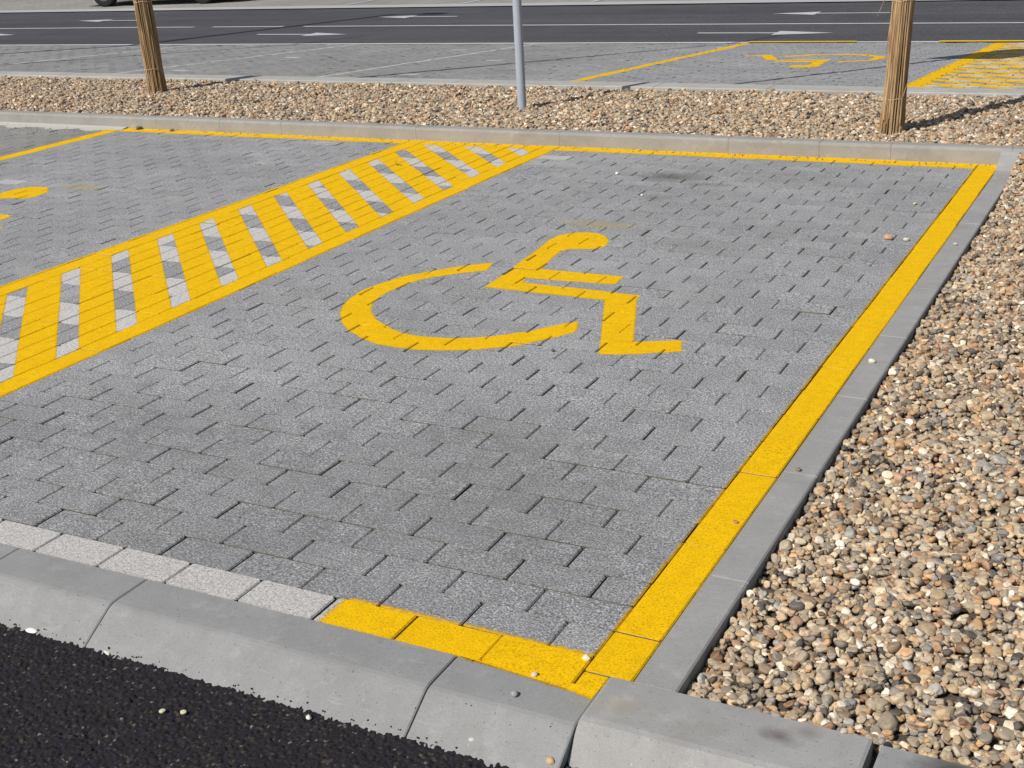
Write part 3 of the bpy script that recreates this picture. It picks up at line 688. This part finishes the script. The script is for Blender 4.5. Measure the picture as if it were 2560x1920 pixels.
tw = MB(); tw.tube([(-3.74, 5.20, .008), (-3.72, 5.19, .010), (-3.68, 5.188, .006)], .003, 5); tw.tube([(-3.735, 5.196, .009), (-3.74, 5.21, .03)], .002, 5)
tag(tw.build('twig', M_BARK), 'small forked twig lying on the hatched area', 'twig')
# crumbs: far too many to count
cm = MB(); g = random.Random(5)
def crumb(x, y, z, s_):
    v = [(x+s_*g.uniform(.5, 1)*a, y+s_*g.uniform(.5, 1)*b, z+s_*g.uniform(.5, 1)*c) for a, b, c in ((1, 0, 0), (-1, 0, 0), (0, 1, 0), (0, -1, 0), (0, 0, 1), (0, 0, -.6))]
    cm.add(v, [(0, 2, 4), (2, 1, 4), (1, 3, 4), (3, 0, 4), (2, 0, 5), (1, 2, 5), (3, 1, 5), (0, 3, 5)])
for i in range(130):
    x = g.uniform(-2.4, .5); crumb(x, -.246-abs(g.gauss(0, .007))+.004, -.061+g.uniform(-.002, .004), g.uniform(.002, .0055))
for i in range(25):
    x = g.uniform(-2.2, .06); y = -.14-abs(g.gauss(0, .05)); z_ = .0 if y > -.135 else np.interp(-y, [.135, .146, .168, .21, .275], [.0014, -.0012, -.013, -.038, -.077]); crumb(x, max(y, -.23), z_+.001, g.uniform(.0012, .003))
tag(cm.build('asphalt_crumbs', M_ASPH), 'black asphalt crumbs strewn along the foot of the near kerb', 'crumbs', kind='stuff')
cm = MB()
for i in range(260):
    x = g.uniform(-7, .1); crumb(x, 6.055-abs(g.gauss(0, .05)), .002, g.uniform(.003, .009))
for i in range(420):
    x = g.uniform(-10, .1); crumb(x, g.uniform(0, 6), .001, g.uniform(.0015, .0045))
for i in range(120):
    x = g.uniform(-13, -7.1); crumb(x, g.uniform(5.6, 6.05), .006, g.uniform(.005, .014))
tag(cm.build('grit', flat_mat('dark_grit', (.10, .08, .06), (.30, .26, .20), 30, .9)), 'fine dark grit scattered on the pavers and along the raised kerb', 'grit', kind='stuff')

# ------------------------------------------------------------------ pole with sign panel
t = empty('sign_post', (-3.735, 7.162, .08)); tag(t, 'grey galvanised steel post standing in the gravel island', 'post')
m = MB(); m.tube([(0, 0, -.2), (0, 0, 7.4)], .0365, 28, False); m.build('pole', M_GALV, t, smooth=False)
for p in t.children[0].data.polygons: p.use_smooth = len(p.vertices) == 4
m = MB(); m.box(-.30, .50, -.052, -.040, 5.75, 7.35); m.build('panel', M_GALV, t)
m = MB(); m.tube([(0, 0, 7.4), (0, 0, 7.42)], .039, 20); m.build('cap', M_GALV, t)

# ------------------------------------------------------------------ saplings wrapped in reed
def tree(loc, lean, label, seed, hw=1.3, rb=.082, rt=.066, H=9.0, loose=True):
    g = random.Random(seed); t = empty('young_tree', loc); tag(t, label, 'tree', 'reed-wrapped young trees in the gravel island')
    lx, ly = lean
    ax = lambda z: Vector((lx*z, ly*z, z))
    m = MB(); m.tube([ax(-.2), ax(.8), ax(1.6), ax(2.6), ax(3.6), ax(H)], [.055, .055, .054, .052, .048, .02], 10); m.build('trunk', M_BARK, t, True)
    m = MB()
    for i in range(11):
        z = 3.3+.45*i; a = g.uniform(0, 6.28); L_ = g.uniform(.4, .8)*(1-.06*i); p = ax(z)
        m.tube([p, p+Vector((math.cos(a)*L_*.5, math.sin(a)*L_*.5, L_*.55)), p+Vector((math.cos(a)*L_*.75, math.sin(a)*L_*.75, L_*1.1))], [.008, .005, .0025], 5)
    m.build('crown', M_BARK, t)
    # reeds: long stalks packed round the trunk in two layers
    V, F, T = [], [], []
    n = 74
    for i in range(n):
        lay = 0 if i < 46 else 1
        a = 6.283*(i if lay == 0 else i-46)/(46 if lay == 0 else 28)+g.gauss(0, .03); rr = (1 if lay == 0 else .90)
        rad = g.uniform(.0036, .0062); dr = g.gauss(0, .24); tone_ = min(1, max(0, g.gauss(.5, .28)))
        z0_ = -.06 if g.random() < .8 else g.uniform(0, .1); z1_ = hw*g.uniform(.93, 1.05)
        pts, rads = [], []
        for k in range(9):
            z = z0_+(z1_-z0_)*k/8; q = a+dr*(k/8)+g.gauss(0, .02)
            R_ = (rb+(rt-rb)*min(1, z/hw))*rr+.004*math.exp(-((z-.0)/.10)**2)*g.uniform(1, 4.5)+g.gauss(0, .0026)
            if abs(z-.22) < .05: R_ -= .003
            pts.append(ax(z)+Vector((math.cos(q)*R_, math.sin(q)*R_, 0))); rads.append(rad*(1-.25*k/8))
        mm = MB(); mm.tube(pts, rads, 6); o0 = len(V); V += mm.v; F += [tuple(x+o0 for x in q) for q in mm.f]; T += [tone_]*len(mm.f)
    if loose:
        for (a, z0_, z1_, out, dz) in ((3.4, .75, .98, .09, -.3), (-.6, .36, .2, .05, -.12), (.1, .18, .02, .05, -.1), (2.9, .5, .9, .02, 0), (3.9, .9, 1.2, .03, 0)):
            p = ax(z1_)+Vector((math.cos(a)*rb, math.sin(a)*rb, 0)); q = ax(z0_)+Vector((math.cos(a)*(rb+out), math.sin(a)*(rb+out), 0))
            mm = MB(); mm.tube([p, (p+q)/2+Vector((0, 0, .01)), q], [.004, .003, .0015], 5); o0 = len(V); V += mm.v; F += [tuple(x+o0 for x in w_) for w_ in mm.f]; T += [.7]*len(mm.f)
    mesh_obj('reed_wrap', V, F, M_REED, t, attrs={'tone': ('FACE', T)})
    for zt in (.22, .85):
        m = MB(); pts = [ax(zt)+Vector((math.cos(6.283*i/24)*(rb+(rt-rb)*zt/hw+.006), math.sin(6.283*i/24)*(rb+(rt-rb)*zt/hw+.006), .004*math.sin(i))) for i in range(25)]
        m.tube(pts, .0022, 5, False); m.build('tie', M_WIRE, t)
    return t
tree((-.655, 6.615, .085), (.03, .07), 'right-hand leaning young tree wrapped in straw-coloured reed', 3, 3.0, .069, .060, 9)
tree((-7.906, 7.468, .085), (-.02, 0), 'left-hand young tree wrapped in straw-coloured reed, slimmer and farther', 8, 2.1, .085, .074, 9, loose=False)
tree((-15.2, 7.5, .085), (.01, 0), 'young reed-wrapped tree standing outside the left edge', 12, 1.3, .085, .078, loose=False)
# lamp post outside the frame whose shadow crosses the far road
t = empty('street_lamp', (-18.1, 8.0, .05)); tag(t, 'tall grey lamp post outside the left edge, its shadow crossing the road', 'street lamp')
m = MB(); m.tube([(0, 0, 0), (0, 0, 12.3)], [.10, .075], 14); m.build('post', M_GALV, t, True)
m = MB(); m.tube([(0, 0, 12.3), (.3, 0, 12.4), (.6, 0, 12.4)], .03, 8); m.build('arm', M_GALV, t, True)
m = MB(); m.box(.55, 1.1, -.12, .12, 12.33, 12.43); m.build('lamp_head', M_GALV, t)

# ------------------------------------------------------------------ parked car (only its sills and tyres reach into the frame)
def car(loc, rot, label):
    t = empty('parked_car', loc); t.rotation_euler = (0, 0, rot); t.scale = (1.07, 1.04, 1.04); tag(t, label, 'car')
    white = flat_mat('white_car_paint', (.72, .72, .74), (.76, .76, .78), 3, .25, 0, .6, 0); white.node_tree.nodes['Principled BSDF'].inputs['Coat Weight'].default_value = .6
    dark = flat_mat('dark_trim', (.015, .015, .016), (.025, .025, .027), 20, .6); glass = flat_mat('car_glass', (.02, .025, .03), (.03, .035, .04), 3, .06, 0, .8, 0)
    rub = flat_mat('tyre_rubber', (.012, .012, .013), (.022, .022, .022), 60, .85); rim_m = flat_mat('alloy', (.10, .10, .11), (.16, .16, .17), 20, .4, .5)
    L_, Wd = 4.2, 1.72; wx = (-1.30, 1.30)
    def arch(x):
        for c in wx:
            if abs(x-c) < .34: return .26+math.sqrt(max(0, .34**2-(x-c)**2))
        return .11+(.05*abs(x)/2.1)**1
    xs_ = sorted(set([-2.1+4.2*i/60 for i in range(61)]))
    def top(x): return np.interp(x, [-2.1, -2.0, -1.2, -.75, 1.55, 2.0, 2.1], [.62, .72, .86, .92, .97, .90, .75])
    V, F = [], []
    for x in xs_:
        hw_ = Wd/2*np.interp(abs(x), [0, 1.5, 2.0, 2.1], [1, .98, .86, .74]); zb, zt = arch(x), float(top(x))
        V += [(x, -hw_*.93, zb), (x, -hw_, zb+.06), (x, -hw_, zt-.18), (x, -hw_*.93, zt), (x, 0, zt+.03), (x, hw_*.93, zt), (x, hw_, zt-.18), (x, hw_, zb+.06), (x, hw_*.93, zb), (x, 0, .22)]
    k = 10
    for i in range(len(xs_)-1):
        for m_ in range(k): F.append((i*k+m_, i*k+(m_+1) % k, (i+1)*k+(m_+1) % k, (i+1)*k+m_))
    F.append(tuple(range(k))); F.append(tuple((len(xs_)-1)*k+j for j in range(k-1, -1, -1)))
    b = mesh_obj('body', V, F, white, t, True)
    m = MB(); v = [(-.85, -.76, .90), (-.85, .76, .90), (1.75, .76, .95), (1.75, -.76, .95), (-.15, -.60, 1.42), (-.15, .60, 1.42), (1.25, .60, 1.44), (1.25, -.60, 1.44)]
    m.add(v, [(0, 1, 5, 4), (1, 2, 6, 5), (2, 3, 7, 6), (3, 0, 4, 7)]); m.build('windows', glass, t)
    m = MB(); m.box(-.2, 1.3, -.62, .62, 1.42, 1.47); m.build('roof', white, t)
    for x in wx:
        for sgn in (-1, 1):
            m = MB(); yb = sgn*(Wd/2-.02); m.tube([(x, yb-sgn*.19, .305), (x, yb-sgn*.17, .305), (x, yb-sgn*.02, .305), (x, yb, .305)], [.27, .305, .305, .275], 28); wh = m.build('wheel', rub, t)
            m = MB(); m.tube([(x, yb-sgn*.03, .305), (x, yb+sgn*.004, .305)], [.19, .185], 20); m.build('rim', rim_m, wh)
    for sgn in (-1, 1):
        m = MB(); m.box(-2.08, -1.95, sgn*.55-.14, sgn*.55+.14, .58, .70); m.build('headlight', rim_m, t)
        m = MB(); m.box(1.97, 2.09, sgn*.58-.1, sgn*.58+.1, .68, .88); m.build('tail_light', flat_mat('red_lens', (.4, .01, .01), (.5, .02, .02), 5, .2), t)
    m = MB(); m.box(-1.9, 1.9, -.72, .72, .21, .25); m.build('underbody', dark, t)
car((-21.45, 23.15, zf(-21, 22)+.004), math.radians(8), 'white car parked beyond the road at the top left, only tyres and sill showing')
